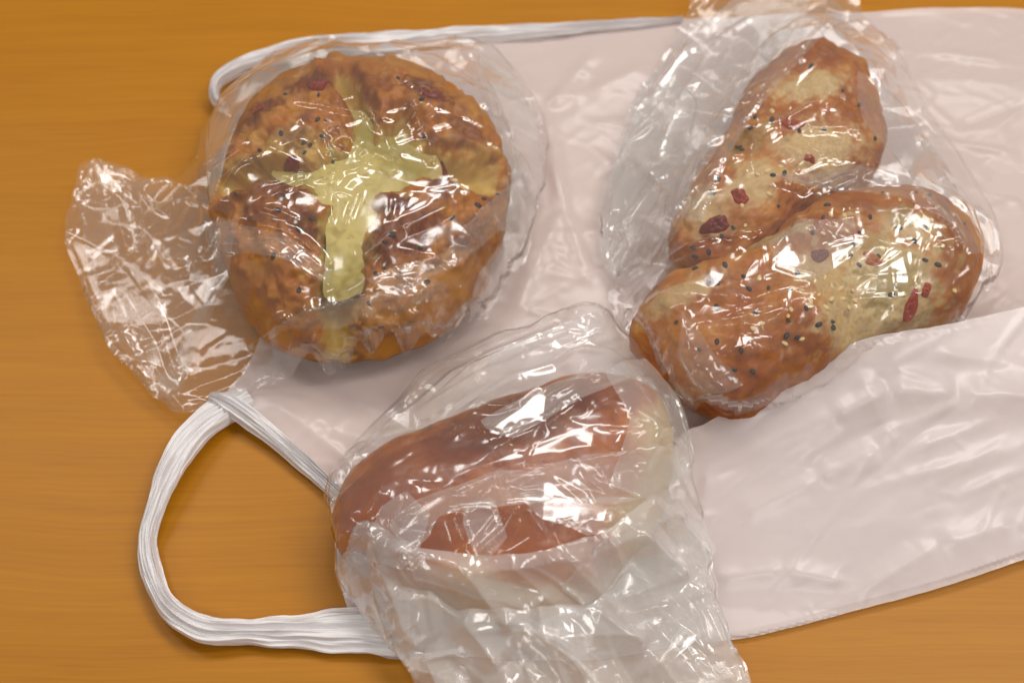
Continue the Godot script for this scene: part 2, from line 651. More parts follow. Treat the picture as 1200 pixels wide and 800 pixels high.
# ---------------------------------------------------------------- the white carrier bag
var bag_white: StandardMaterial3D
func build_carrier_bag() -> void:
	bag_white = milky(0.68, 0.27)
	var bag := thing("carrier_bag", "white plastic carrier bag lying open under the breads", "carrier bag")
	var body := ring([440,766,2, 400,690,2, 388,600,2, 378,566,2, 322,512,3, 268,466,4, 290,430,2, 330,330,2, 380,200,2, 410,110,2, 404,62,3, 450,41,3, 520,34,2, 640,28,2, 760,22,2, 880,17,2, 1020,12,2, 1100,8,3, 1210,11,2, 1290,20,2, 1290,608,2, 1200,646,2, 1100,680,2, 1000,707,2, 930,726,2, 860,741,2, 700,772,2, 540,768,2], 5)
	var folds := [[9,1.5, 1080,262, 1130,246, 1210,240], [6,1.2, 700,60, 640,130, 660,240, 600,380], [7,1.4, 560,60, 640,120, 690,110, 760,80],
		[5,1.2, 640,180, 690,330], [4,1.0, 300,500, 420,600], [4,1.0, 330,480, 430,560], [5,1.2, 1090,60, 1180,75], [4,-1.0, 1120,150, 1200,120]]
	node("back_sheet", sheet(body, table_height, 0.0015, 0.0009, [[30,2.2,2.4,0.2], [14,0.9,2.6,2.7], [9,0.9,4.0,0.3,2.2,0.3], [7,0.6,4.0,2.7,1.8,0.3], [5,0.3,5.0,0.5,1.5,0.25]], folds, 3, 60, [], 2), bag_white, bag)
	# the loose front sheet, folded up against the second bread
	var front := ring([792,520,12, 830,492,20, 870,470,27, 930,440,32, 1000,402,34, 1060,388,34, 1120,378,32, 1210,357,30, 1290,345,28, 1290,624,3, 1200,657,3, 1100,690,3, 1000,716,3, 930,734,3, 860,748,3, 800,740,4, 770,640,6], 6)
	var ffolds := [[9,1.6, 865,605, 960,560, 1030,528], [6,1.0, 870,535, 985,482], [11,2.6, 975,486, 1040,458, 1120,462, 1230,466], [7,1.4, 835,676, 920,668, 990,682],
		[6,1.1, 1005,436, 1035,500, 1050,520], [9,1.4, 1010,690, 1100,640, 1190,612], [6,1.0, 1090,412, 1210,430], [5,0.9, 832,540, 818,650], [4,0.9, 1040,505, 1135,470], [4,0.9, 1060,530, 1170,490], [5,0.9, 1080,560, 1190,520], [5,0.8, 900,560, 1000,500]]
	var slope := func(_x, z): return 0.003
	node("front_sheet", sheet(front, slope, 0.001, 0.0008, [[34,3.4,2.6,-0.45], [15,0.9,3.0,-0.5], [12,1.0,4.0,-0.5,2.6,0.3], [7,0.6,4.5,-0.4,1.8,0.3], [6,0.4,3.0,0.5,1.8,0.15]], ffolds, 8, 200, [], 2), bag_white, bag)
	var white := milky(0.94, 0.36, Color(0.965, 0.948, 0.948))
	strap("handle", [[262,124,6,17], [250,110,10,17], [252,92,12,18], [272,76,12,22], [310,62,10,28], [370,50,8,34], [440,46,7,38], [520,40,6,34], [620,34,5,24], [740,27,4,14], [800,22,3,6]], white, bag, 21)
	strap("handle", [[292,462,6,34], [256,478,9,44], [222,506,12,44], [196,548,13,32], [180,590,12,27], [170,630,9,26], [177,672,9,28], [197,710,10,30], [236,734,10,32], [285,737,8,34], [340,737,7,46], [400,736,6,62], [480,735,5,74]], white, bag, 22)
	strap("mouth_hem", [[246,462,8,14], [268,470,11,30], [304,496,9,28], [342,528,7,24], [384,566,6,20], [420,604,5,12]], white, bag, 23)

# a gathered strip of film: path of [px, py, mm, width in px]
func strap(called: String, path: Array, mat: Material, parent: Node, sd: int) -> void:
	var c := Curve3D.new()
	c.bake_interval = 0.001
	var w := Curve.new()
	for k in path.size():
		var q: Array = path[k]
		var prev: Array = path[maxi(k - 1, 0)]
		var next: Array = path[mini(k + 1, path.size() - 1)]
		var t := (at(next[0], next[1], next[2]) - at(prev[0], prev[1], prev[2])) * 0.17
		c.add_point(at(q[0], q[1], q[2]), -t, t)
	var length := c.get_baked_length()
	w.max_value = 1.0
	for k in path.size():
		w.add_point(Vector2(c.get_closest_offset(c.get_point_position(k)) / length, path[k][3] * 0.00033 * 10.0))
	var pleat := noise(sd, 1.0, 3)
	pleat.frequency = 1.0
	var nu := 64
	var nv := int(length / 0.0007)
	var rng := RandomNumberGenerator.new()
	rng.seed = sd
	for layer in 2:
		var p := PackedVector3Array()
		for v in nv:
			var o := length * v / (nv - 1)
			var a := c.sample_baked(o, true)
			var b := c.sample_baked(minf(o + 0.002, length), true) - c.sample_baked(maxf(o - 0.002, 0.0), true)
			var side := Vector3(-b.z, 0, b.x).normalized()
			var wide := w.sample_baked(o / length) * 0.1 * (0.86 + 0.16 * pleat.get_noise_1d(o * 40.0 + 77.0))
			for u in nu:
				var x := float(u) / (nu - 1) * 2.0 - 1.0
				var rib := pleat.get_noise_2d(x * 2.6 + layer * 9.0, o * 14.0) * 0.0026 + pleat.get_noise_2d(x * 6.0 + 40.0, o * 26.0 + layer * 5.0) * 0.0004
				rib -= absf(fposmod(x * 2.1 + 1.6 * pleat.get_noise_1d(o * 9.0 + layer * 3.0), 1.0) - 0.5) * 0.0016
				var curl := -x * x * minf(a.y * 0.5, 0.0035) + (0.0011 if layer == 0 else -0.0009)
				p.append(a + side * x * wide * 0.5 * (1.0 if layer == 0 else 0.9 + 0.08 * sin(o * 60.0)) + Vector3.UP * maxf(rib + curl, 0.0006 - a.y))
		var n := normals_grid(p, nu, nv, false, -1.0)
		var idx := PackedInt32Array()
		for v in nv - 1:
			for u in nu - 1:
				var a := v * nu + u
				idx.append_array(PackedInt32Array([a, a + nu, a + nu + 1, a, a + nu + 1, a + 1]))
		if layer == 0:
			surface_of[called] = node(called, mesh_of(p, n, idx), mat, parent)
		else:
			node("inner_layer", mesh_of(p, n, idx), mat, surface_of[called])

# ---------------------------------------------------------------- small things on a bread
func on_bread(f: Field, px: float, py: float) -> Vector3:
	return on_field(f, px, py)

var pip: SphereMesh
func sprinkle(list: Array, f: Field, mat: Material, size: Vector3, called: String, parent: Node, sd: int) -> void:
	if pip == null:
		pip = SphereMesh.new()
		pip.radius = 0.5
		pip.height = 1.0
		pip.radial_segments = 14
		pip.rings = 7
	var rng := RandomNumberGenerator.new()
	rng.seed = sd
	for i in range(0, list.size(), 2):
		var p := on_bread(f, list[i], list[i + 1])
		if maxf(maxf(absf(f.get_at(p.x - 0.003, p.z) - p.y), absf(f.get_at(p.x + 0.003, p.z) - p.y)), maxf(absf(f.get_at(p.x, p.z - 0.003) - p.y), absf(f.get_at(p.x, p.z + 0.003) - p.y))) > 0.0038:
			continue
		var o := node(called, pip, mat, parent)
		o.position = p - Vector3(0, size.y * 0.05, 0)
		var k := rng.randf_range(0.8, 1.2)
		o.rotation = Vector3(rng.randf_range(-0.4, 0.4), rng.randf() * TAU, rng.randf_range(-0.4, 0.4))
		o.scale = size * k

# a melted or torn bit with an uneven outline, lying on the bread
func bit(called: String, px: float, py: float, rx: float, ry: float, turn: float, thick: float, f: Field, mat: Material, parent: Node, sd: int) -> void:
	var c := on_bread(f, px, py)
	var nz := noise(sd, 4.0, 2)
	var nu := 36
	var nv := 9
	var p := PackedVector3Array()
	for v in nv:
		var e := float(v) / (nv - 1)
		for u in nu:
			var th := TAU * u / nu
			var k := 1.0 + 0.5 * nz.get_noise_2d(cos(th) * 1.6, sin(th) * 1.6 + sd)
			var d := Vector2(cos(th) * rx * 0.00026 * k, sin(th) * ry * 0.00028 * k).rotated(deg_to_rad(turn)) * e
			var y := f.get_at(c.x + d.x, c.z + d.y) + thick * MM * (sqrt(maxf(0.0, 1.0 - e * e)) * (1.0 + 0.6 * nz.get_noise_2d(d.x * 2500.0, d.y * 2500.0)) - 0.25)
			p.append(Vector3(c.x + d.x, y, c.z + d.y))
	var n := normals_grid(p, nu, nv, true, -1.0)
	var idx := PackedInt32Array()
	for v in nv - 1:
		for u in nu:
			var a := v * nu + u
			var b := v * nu + (u + 1) % nu
			idx.append_array(PackedInt32Array([a, b + nu, b, a, a + nu, b + nu]))
	node(called, mesh_of(p, n, idx), mat, parent)

func strewn(box: Array, count: int, least_mm: float, f: Field, sd: int) -> Array:   # places of seeds on the high part of a bread
	var rng := RandomNumberGenerator.new()
	rng.seed = sd
	var out := []
	while out.size() < count * 2:
		var x := rng.randf_range(box[0], box[2])
		var y := rng.randf_range(box[1], box[3])
		if on_bread(f, x, y).y > least_mm * MM:
			out.append_array([x, y])
	return out

func seg(p: Vector2, list: Array) -> float:
	var best := 1e9
	for s in list:
		var g := Geometry2D.get_closest_point_to_segment(p, s[0], s[1])
		best = minf(best, g.distance_to(p) / s[2])
	return best

func lines(list: Array, h: float) -> Array:   # [relative width, px, py, px, py, ...]
	var out := []
	for l in list:
		for k in range(1, l.size() - 3, 2):
			var a := at(l[k], l[k + 1], h)
			var b := at(l[k + 2], l[k + 3], h)
			out.append([Vector2(a.x, a.z), Vector2(b.x, b.z), l[0]])
	return out

# ---------------------------------------------------------------- first bread: round, cross cut, with melted cheese
func build_round_bread() -> void:
	var f := Field.new(Vector2(-0.20, -0.14), Vector2(0.03, 0.06), 0.001, 0.0)
	var big := noise(41, 26.0, 3)
	var small := noise(42, 5.0, 3)
	var tiny := noise(43, 1.6, 2)
	var cuts := lines([[0.5, 268,208, 340,207, 385,212], [1.7, 396,212, 430,204, 462,192], [0.85, 468,190, 500,192, 560,200], [1.2, 398,300, 404,262, 425,208], [0.55, 430,190, 428,140, 400,90], [0.75, 470,150, 440,190], [0.7, 398,312, 385,380]], 46)
	var dark := blobs([[300,128,34,16,-25,1.0], [365,100,30,16,-10,1.0], [335,165,22,10,0,0.6], [500,110,34,18,25,1.0], [545,150,30,16,40,0.8], [520,215,16,22,10,0.9], [465,245,22,10,-15,1.0], [470,285,56,24,-25,1.0],
		[325,230,40,18,15,0.9], [350,262,34,18,30,0.85], [300,250,24,12,20,0.7], [430,105,22,30,70,0.6], [545,270,34,16,-30,0.7], [410,130,16,10,20,0.5]], 46)
	var pale := blobs([[350,180,46,20,10,0.9], [290,200,44,16,0,0.8], [560,190,26,30,0,0.7], [400,350,24,40,0,0.7], [500,180,30,12,30,0.5], [420,290,26,30,0,0.9]], 46)
	var shape := func(p: Vector3, n: Vector3) -> float:
		var d := seg(Vector2(p.x, p.z), cuts) * (1.0 + 0.5 * n3(big, p * 2.2))
		var up := clampf(n.y * 1.4, 0.0, 1.0)
		var cut := exp(-pow(d / 0.0075, 2.0))
		var lip := exp(-pow((d - 0.015) / 0.008, 2.0))
		return up * (-0.013 * cut + 0.0045 * lip) + 0.0026 * n3(big, p) + 0.00018 * n3(small, p) + 0.00006 * n3(tiny, p)
	var hub := at(410, 235, 46)
	var tan1 := col(206, 138, 38)
	var tan2 := col(186, 116, 28)
	var brown := col(116, 48, 10)
	var orange := col(196, 112, 24)
	var cream := col(222, 184, 92)
	var green := col(164, 146, 62)
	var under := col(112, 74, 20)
	var paint := func(p: Vector3, n: Vector3, v: float) -> Color:
		var w := n3(small, p)
		var b := n3(big, p * 1.7)
		var c := tan1.lerp(tan2, clampf(0.5 + 1.2 * b, 0.0, 1.0)).lerp(cream, clampf(0.14 * w + 0.05 * n3(tiny, p), 0.0, 0.5))
		var d := seg(Vector2(p.x, p.z), cuts) * (1.0 + 0.5 * n3(big, p * 2.2) + 0.12 * w)
		c = c.lerp(orange, 0.6 * clampf(smoothstep(0.032, 0.012, d) * smoothstep(0.2, 0.6, n.y) + 0.8 * b, 0.0, 1.0))
		c = c.lerp(cream, blob_at(pale, p, w * 1.2 + b) * 0.8)
		c = c.lerp(brown, blob_at(dark, p, w * 1.4) * clampf(0.85 + 0.4 * n3(tiny, p), 0.3, 1.0))
		c = c.lerp(brown, 0.75 * exp(-pow((d - 0.0125) / 0.0042, 2.0)) * clampf(0.35 + 2.2 * n3(big, p * 2.0) + 0.5 * w, 0.0, 1.0))
		c = c.lerp(green.lerp(cream, clampf(0.5 + w + smoothstep(0.02, 0.04, Vector2(p.x - hub.x, p.z - hub.z).length()), 0.0, 1.0)), smoothstep(0.0085, 0.005, d * (1.0 + 0.5 * w)))
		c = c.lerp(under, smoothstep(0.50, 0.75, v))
		return c
	var bread := thing("round_bread", "round golden bread with melted cheese in its cross cut, in the bag at upper left", "bread")
	var outline := [250,235, 258,185, 286,132, 336,98, 400,84, 470,86, 530,108, 572,148, 594,200, 592,256, 578,314, 544,364, 484,402, 400,416, 328,404, 282,358, 256,295]
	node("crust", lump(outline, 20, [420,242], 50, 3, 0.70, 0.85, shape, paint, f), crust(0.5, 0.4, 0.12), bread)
	fill_holes(f)
	fill_holes(f)
	var g := Field.new(Vector2(-0.20, -0.14), Vector2(0.03, 0.06), 0.001, 0.0)
	var whole := func(p: Vector3, _n: Vector3) -> float: return 0.0032 * n3(big, p)
	lump(outline, 20, [420,242], 50, 3, 0.70, 0.85, whole, paint, g)
	fill_holes(g)
	g.blur(3)
	# the melted cheese in the cut
	var cheese_edge := ring([318,206,44, 352,188,44, 384,176,44, 396,140,44, 424,128,44, 446,158,44, 474,160,44, 500,180,44, 512,184,44, 516,212,44, 472,230,44, 446,280,44, 424,340,44, 380,348,44, 382,280,44, 366,236,44], 6)
	var cm := crust(0.42, 0.4, 0.0)
	var heart := at(412, 240, 46)
	var level := func(x, z): return g.get_at(x, z) - 0.0050 - 0.22 * maxf(0.0, Vector2(x - heart.x, (z - heart.z) * 0.8).length() - 0.020)
	var melt := func(q: Vector3) -> Color:
		var d := Vector2(q.x - heart.x, (q.z - heart.z) * 0.7).length()
		var w := n3(small, q)
		var c := col(228, 208, 124).lerp(col(178, 162, 80), clampf(smoothstep(0.008, 0.028, d) + 0.5 * w + 0.4 * n3(big, q * 2.0), 0.0, 1.0))
		c = c.lerp(col(196, 158, 84), smoothstep(0.022, 0.042, d) * 0.85)
		return c.lerp(col(150, 84, 24), smoothstep(0.30, 0.55, n3(small, q * 0.8 + Vector3(0.3, 0, 0))) * 0.35)
	node("cheese", sheet(cheese_edge, level, 0.0004, 0.0006, [[11,1.6,1.6,0.4], [5,0.5,1.0,0.2]], [], 14, 3, [], 3, melt), cm, bread)
	var black := plain(col(26, 26, 28), 0.5)
	sprinkle([356,168, 329,156, 363,170, 304,176, 365,256, 350,268, 498,160, 455,118, 455,128, 492,290, 530,255, 545,330, 320,300, 395,105, 372,140, 402,98, 460,275, 350,340, 500,330, 300,215, 560,240, 440,320], f, black, Vector3(0.0027, 0.0013, 0.0017), "sesame_seed", bread, 4)
	var red := plain(col(140, 38, 18), 0.35)
	bit("bacon_bit", 373, 100, 17, 10, -20, 2.2, f, red, bread, 61)
	bit("bacon_bit", 300, 128, 16, 10, 10, 2.0, f, red, bread, 62)
	bit("bacon_bit", 520, 213, 10, 15, 10, 2.0, f, plain(col(130, 46, 20), 0.35), bread, 63)
	bit("bacon_bit", 468, 240, 17, 8, -15, 2.0, f, plain(col(110, 34, 24), 0.3), bread, 64)
	bit("bacon_bit", 505, 108, 18, 10, 20, 2.0, f, plain(col(126, 40, 20), 0.3), bread, 65)
	bit("bacon_bit", 345, 208, 15, 8, -35, 2.0, f, plain(col(126, 36, 20), 0.3), bread, 66)
	sprinkle(strewn([270, 90, 590, 380], 26, 30.0, f, 3), f, black, Vector3(0.0024, 0.0011, 0.0015), "sesame_seed", bread, 9)
	# its bag
	var bag := thing("bread_bag", "crinkled clear plastic bag round the cheese bread at upper left, loose end to the left", "plastic bag", "clear plastic bread bags")
	var room := swollen(f, 1)
	var over := func(x, z): return maxf(room.get_at(x, z), 0.004)
	var edge := ring([76,262,5, 84,222,9, 96,192,12, 112,186,12, 134,194,9, 166,207,7, 204,208,7, 230,190,8, 236,160,8, 258,122,8, 300,84,9, 350,52,10, 400,44,12, 452,58,14, 500,46,12, 545,44,10, 588,66,8, 618,104,7, 640,150,6, 642,200,6, 630,250,6, 612,305,6, 585,355,6, 545,392,6, 500,418,6, 440,432,6, 380,446,6, 330,455,6, 285,462,6, 240,476,6, 208,482,6, 180,468,6, 150,432,5, 112,384,5, 88,320,5], 6)
	edge = jag(edge, 1.8, 5)
	var folds := [[8,3.0, 372,143, 420,180, 468,205], [6,2.2, 415,105, 450,165, 465,205], [5,2.2, 375,160, 388,190, 396,220], [4,1.6, 389,205, 390,270], [4,1.6, 425,225, 408,268],
		[7,3.0, 500,105, 480,130, 500,170, 510,200], [6,2.5, 540,95, 575,140, 600,165], [7,3.0, 420,310, 470,270, 530,240, 590,210, 630,205], [6,2.0, 430,340, 500,318, 540,300],
		[7,3.0, 250,250, 300,262, 350,285, 385,320], [6,2.5, 260,280, 330,300, 370,335], [5,2.0, 300,230, 345,212, 360,208], [6,2.2, 380,360, 430,345, 475,350, 520,330],
		[6,2.5, 290,400, 350,372, 400,350], [5,1.8, 520,400, 560,340, 590,280], [5,1.8, 500,415, 540,360, 570,300], [5,1.6, 360,420, 355,380], [5,1.6, 440,430, 430,380], [5,1.6, 480,420, 500,370],
		[8,3.2, 275,280, 262,330, 230,380, 200,440], [6,2.5, 130,230, 160,300, 240,310, 290,300], [5,2.2, 108,200, 120,260, 130,310], [5,2.0, 140,210, 150,260, 170,310], [6,2.4, 110,330, 170,290, 220,270],
		[6,2.2, 120,380, 180,340, 230,300], [6,2.2, 130,330, 150,390, 180,440], [5,2.0, 215,215, 205,260, 200,300], [5,2.0, 250,150, 240,220, 255,270], [5,1.8, 160,440, 190,430, 240,440]]
	node("upper_film", sheet(edge, over, 0.0044, 0.00046, [[30,4.2,1.8,-0.55], [16,2.4,3.0,-0.45,4.5,0.35], [10,1.4,6.0,-0.40,2.2,0.32], [9,1.1,5.0,0.35,2.0,0.22], [9,1.0,5.0,-1.25,1.9,0.18], [7,0.14,2.2,-0.55]], folds, 17, 220, [], 2, null, 0.6, 0.0001), film(0.014, 0.14), bag)
	var on := skin
	var pm := film(0.045, 0.11)
	var rim := film(0.10, 0.13)
	pleat([258,262, 280,264, 272,330, 240,395, 212,462, 186,458, 222,385, 252,320], 5, [[22,2.6,2.0,-0.5], [9,1.2,5.0,-0.5,2.0,0.35], [9,0.8,4.0,0.40,1.8,0.2]], 201, pm, bag, on)
	pleat([430,336, 520,298, 585,232, 632,206, 604,262, 540,312, 470,352], 4, [[22,2.6,2.0,-0.5], [9,1.2,5.0,-0.5,2.0,0.35], [9,0.8,4.0,0.40,1.8,0.2]], 202, pm, bag, on)
	pleat([240,268, 330,283, 392,318, 388,338, 330,308, 248,300], 4, [[22,2.6,2.0,-0.5], [9,1.2,5.0,-0.5,2.0,0.35], [9,0.8,4.0,0.40,1.8,0.2]], 203, pm, bag, on)
	pleat([560,72, 604,100, 642,190, 622,280, 574,370, 516,418, 540,366, 590,280, 602,190, 582,120], 4, [[22,2.6,2.0,-0.5], [9,1.2,5.0,-0.5,2.0,0.35], [9,0.8,4.0,0.40,1.8,0.2]], 204, rim, bag, on)
	pleat([300,408, 350,368, 420,356, 520,330, 540,345, 480,376, 400,392], 4, [[22,2.6,2.0,-0.5], [9,1.2,5.0,-0.5,2.0,0.35], [9,0.8,4.0,0.40,1.8,0.2]], 205, pm, bag, on)
	pleat([244,160, 262,122, 300,86, 350,56, 380,60, 320,100, 280,150, 262,210, 246,240], 4, [[22,2.6,2.0,-0.5], [9,1.2,5.0,-0.5,2.0,0.35], [9,0.8,4.0,0.40,1.8,0.2]], 206, rim, bag, on)
	node("under_film", sheet(edge, table_height, 0.003, 0.0009, [[15,2.0,2.0,0.8], [6,0.7,1.8,-0.6]], [], 18, 60), film(0.04, 0.09), bag)
	# the loose end is folded over on itself
	var flap := ring([98,200,16, 112,190,17, 166,212,13, 212,214,13, 246,230,15, 276,262,17, 272,316,15, 248,360,12, 228,400,10, 214,452,9, 190,462,9, 158,430,9, 122,380,9, 104,320,9, 96,260,11], 6)
	flap = jag(flap, 1.6, 6)
	node("loose_end", sheet(flap, table_height, 0.005, 0.0006, [[26,4.4,1.8,1.2], [15,2.4,2.8,1.0,4.0,0.4], [10,1.3,6.0,-0.4,2.4,0.2], [9,1.1,6.0,1.0,2.2,0.2]], [[6,2.5, 130,220, 150,300, 200,330, 262,310], [5,2.0, 160,215, 175,300], [6,2.5, 120,300, 180,360, 205,440]], 19, 120, [], 0, null, 0.6, 0.0001), film(0.022, 0.14), bag)

# ---------------------------------------------------------------- second bread: two lobed, seeded
func build_knotted_bread() -> void:
	var f := Field.new(Vector2(0.0, -0.15), Vector2(0.21, 0.06), 0.001, 0.0)
	var big := noise(51, 24.0, 3)
	var small := noise(52, 5.0, 3)
	var tiny := noise(53, 1.6, 2)
	var brown := col(182, 98, 20)
	var deep := col(134, 58, 10)
	var tan1 := col(210, 136, 48)
	var cream := col(228, 204, 148)
	var grey := col(150, 128, 64)
	var darks := blobs([[840,265,34,14,-20,0.9], [960,280,60,26,-10,0.7], [1000,250,30,16,0,0.7], [840,355,60,26,-10,0.5], [900,410,90,34,-20,0.75], [870,445,60,22,-15,0.9], [840,330,24,12,20,0.9], [1115,290,24,60,-10,0.7], [1085,350,12,26,30,0.6], [1000,225,50,12,-5,0.6], [960,60,60,26,-20,0.7], [1000,120,30,30,0,0.6], [930,140,46,16,10,0.5], [845,270,22,12,0,0.9]], 42)
	var pales := blobs([[1040,330,62,56,-20,1.0], [1010,372,50,30,-20,0.9], [960,330,30,26,0,0.8], [1060,270,34,20,20,0.8], [800,345,46,14,-20,0.7], [950,100,42,20,-10,0.9], [960,175,54,34,-10,0.85], [880,215,40,22,-40,0.8], [830,240,24,30,-30,0.7], [910,280,40,10,-15,0.8]], 42)
	var greys := blobs([[1050,330,46,20,-30,0.8], [1030,300,26,14,20,0.6], [880,165,30,14,-10,0.7], [1050,262,18,12,0,0.7], [900,288,36,8,-15,0.5]], 42)
	var paint := func(p: Vector3, n: Vector3, v: float) -> Color:
		var w := n3(small, p)
		var b := n3(big, p * 1.6)
		var c := tan1.lerp(brown, clampf(0.45 + 1.3 * b + 0.4 * w, 0.0, 1.0))
		c = c.lerp(cream, clampf(0.02 + 0.25 * w + 0.10 * n3(tiny, p), 0.0, 0.5) * smoothstep(0.0, 0.7, n.y))
		c = c.lerp(brown.lerp(deep, clampf(0.5 + w, 0.0, 1.0)), blob_at(darks, p, w * 1.8))
		c = c.lerp(cream, blob_at(pales, p, w * 1.4 + 0.8 * b) * clampf(0.9 + 0.35 * n3(tiny, p), 0.2, 1.0))
		c = c.lerp(grey, blob_at(greys, p, w * 2.4) * 0.8)
		c = c.lerp(tan1, smoothstep(0.45, 0.6, v) * 0.6)
		return c
	var swirl := at(1030, 320, 46)
	var shape := func(p: Vector3, n: Vector3) -> float:
		var d := Vector2(p.x - swirl.x, p.z - swirl.z).length()
		return clampf(n.y, 0.0, 1.0) * (-0.0045 * exp(-pow(d / 0.02, 2.0)) + 0.003 * exp(-pow((d - 0.033) / 0.011, 2.0))) + 0.0028 * n3(big, p) + 0.0004 * n3(small, p) + 0.0001 * n3(tiny, p)
	var shape2 := func(p: Vector3, n: Vector3) -> float:
		return 0.0036 * n3(big, p) + 0.0006 * n3(small, p) + 0.00014 * n3(tiny, p)
	var bread := thing("knotted_bread", "seeded two lobed bread with cheese, in the clear bag at upper right", "bread")
	var cm := crust(0.5, 0.4, 0.12)
	node("large_lobe", lump([738,392, 768,345, 830,322, 895,300, 925,268, 985,240, 1050,234, 1108,248, 1142,285, 1146,325, 1120,368, 1066,398, 1004,420, 936,462, 868,488, 806,470, 762,432], 20, [930,350], 48, 3, 0.66, 0.85, shape, paint, f), cm, bread)
	node("small_lobe", lump([786,290, 812,222, 850,152, 890,100, 934,64, 984,66, 1026,108, 1034,168, 1020,215, 970,240, 930,270, 880,310, 826,318], 20, [920,185], 44, 3, 0.66, 0.9, shape2, paint, f), cm, bread)
	fill_holes(f)
	fill_holes(f)
	var black := plain(col(28, 28, 30), 0.5)
	sprinkle([831,295, 886,138, 880,150, 966,152, 937,153, 970,240, 965,255, 878,338, 872,324, 1054,267, 1084,266, 1007,310, 924,375, 922,393, 960,380, 980,407, 935,320, 1030,300, 1072,282, 1100,310, 840,360, 886,365, 815,300, 790,400, 906,205, 905,140, 870,175, 1020,255, 1090,230, 890,452, 905,455, 850,310, 1045,345, 935,395, 1000,285, 835,225, 842,210], f, black, Vector3(0.0027, 0.0013, 0.0017), "sesame_seed", bread, 5)
	var pale := plain(col(226, 200, 140), 0.5)
	sprinkle([955,419, 974,251, 990,252, 980,262, 924,370, 920,402, 900,200, 915,195, 890,120, 960,345, 975,350, 985,338, 950,352, 995,360, 968,360, 988,350, 1000,340, 940,340, 975,335, 1002,352, 905,130, 870,240], f, pale, Vector3(0.0026, 0.0013, 0.0017), "white_sesame_seed", bread, 6)
	bit("tomato_bit", 1068, 358, 8, 20, 25, 2.4, f, plain(col(158, 44, 18), 0.35), bread, 71)
	bit("tomato_bit", 1086, 340, 6, 10, 15, 2.0, f, plain(col(166, 58, 24), 0.35), bread, 72)
	bit("tomato_bit", 868, 228, 15, 11, 30, 2.4, f, plain(col(156, 48, 18), 0.35), bread, 73)
	bit("tomato_bit", 1024, 305, 16, 10, 30, 2.0, f, plain(col(176, 96, 30), 0.4), bread, 74)
	bit("bacon_bit", 838, 265, 20, 11, -15, 2.4, f, plain(col(116, 32, 24), 0.3), bread, 75)
	bit("bacon_bit", 835, 330, 12, 9, 20, 2.2, f, plain(col(92, 30, 24), 0.3), bread, 76)
	bit("bacon_bit", 930, 145, 17, 8, 20, 2.0, f, plain(col(164, 70, 34), 0.4), bread, 77)
	bit("bacon_bit", 950, 185, 9, 6, 0, 1.8, f, plain(col(164, 56, 30), 0.4), bread, 78)
	bit("bacon_bit", 960, 298, 16, 8, -15, 1.8, f, plain(col(110, 34, 30), 0.35), bread, 79)
	sprinkle(strewn([780, 70, 1140, 460], 44, 26.0, f, 13), f, black, Vector3(0.0024, 0.0011, 0.0015), "sesame_seed", bread, 10)
	sprinkle(strewn([820, 200, 1120, 440], 30, 28.0, f, 14), f, pale, Vector3(0.0024, 0.0012, 0.0016), "white_sesame_seed", bread, 11)
	# its bag
	var bag := thing("bread_bag", "crinkled clear plastic bag round the seeded bread at upper right", "plastic bag", "clear plastic bread bags")
	var room := swollen(f, 1)
	var over := func(x, z): return maxf(room.get_at(x, z), 0.004)
	var edge := ring([712,352,6, 722,300,5, 716,240,5, 728,170,6, 750,110,8, 782,60,10, 806,10,14, 822,-40,18, 900,-60,20, 985,-40,18, 1012,14,14, 1046,64,10, 1076,128,8, 1118,182,8, 1158,246,8, 1166,310,8, 1142,366,8, 1080,420,6, 1000,460,5, 920,500,5, 860,512,5, 806,500,5, 768,452,6, 730,392,6], 6)
	edge = jag(edge, 1.8, 5)
	var folds := [[9,3.4, 980,20, 930,80, 870,125], [7,3.0, 905,45, 870,90, 850,150, 800,250], [6,2.4, 870,40, 830,90, 815,130], [8,3.0, 1018,78, 960,120, 905,145], [6,2.2, 1020,85, 1050,140, 1090,200, 1150,300], [6,2.4, 880,205, 885,150, 900,100],
		[7,2.6, 905,210, 950,225, 1010,205, 1060,215, 1110,260], [6,2.2, 910,290, 960,260, 990,270], [6,2.6, 905,320, 960,330, 990,310, 990,290], [5,2.2, 780,310, 850,285, 900,275], [6,2.4, 830,385, 890,385, 930,360], [6,2.4, 840,420, 880,405, 915,415],
		[7,3.0, 800,370, 815,420, 855,460], [6,2.4, 805,405, 780,450], [6,2.4, 750,360, 830,350, 880,352], [8,3.2, 720,170, 760,190, 800,260], [6,2.4, 730,120, 770,170, 830,150], [6,2.6, 720,330, 745,300, 790,260], [6,2.2, 780,70, 770,130, 800,180], [6,2.2, 850,10, 800,60, 760,130],
		[5,2.2, 940,150, 1000,150, 1010,165], [6,2.6, 940,170, 955,185, 930,200], [5,2.0, 1080,160, 1110,230, 1140,260], [5,2.0, 910,15, 905,60], [5,2.0, 960,10, 1000,70]]
	node("upper_film", sheet(edge, over, 0.0044, 0.00046, [[30,4.2,1.8,-0.85], [16,2.4,3.0,-0.75,4.5,0.35], [10,1.4,6.0,-0.70,2.2,0.32], [9,1.1,5.0,0.05,2.0,0.22], [9,1.0,5.0,-1.55,1.9,0.18], [7,0.14,2.2,-0.85]], folds, 27, 220, [], 2, null, 0.6, 0.0001), film(0.014, 0.14), bag)
	var on := skin
	var pm := film(0.045, 0.11)
	pleat([796,262, 826,150, 896,56, 972,8, 988,32, 905,112, 862,182, 822,266], 5, [[22,2.6,2.0,-0.9], [9,1.2,5.0,-0.9,2.0,0.35], [9,0.8,4.0,0.00,1.8,0.2]], 220, pm, bag, on)
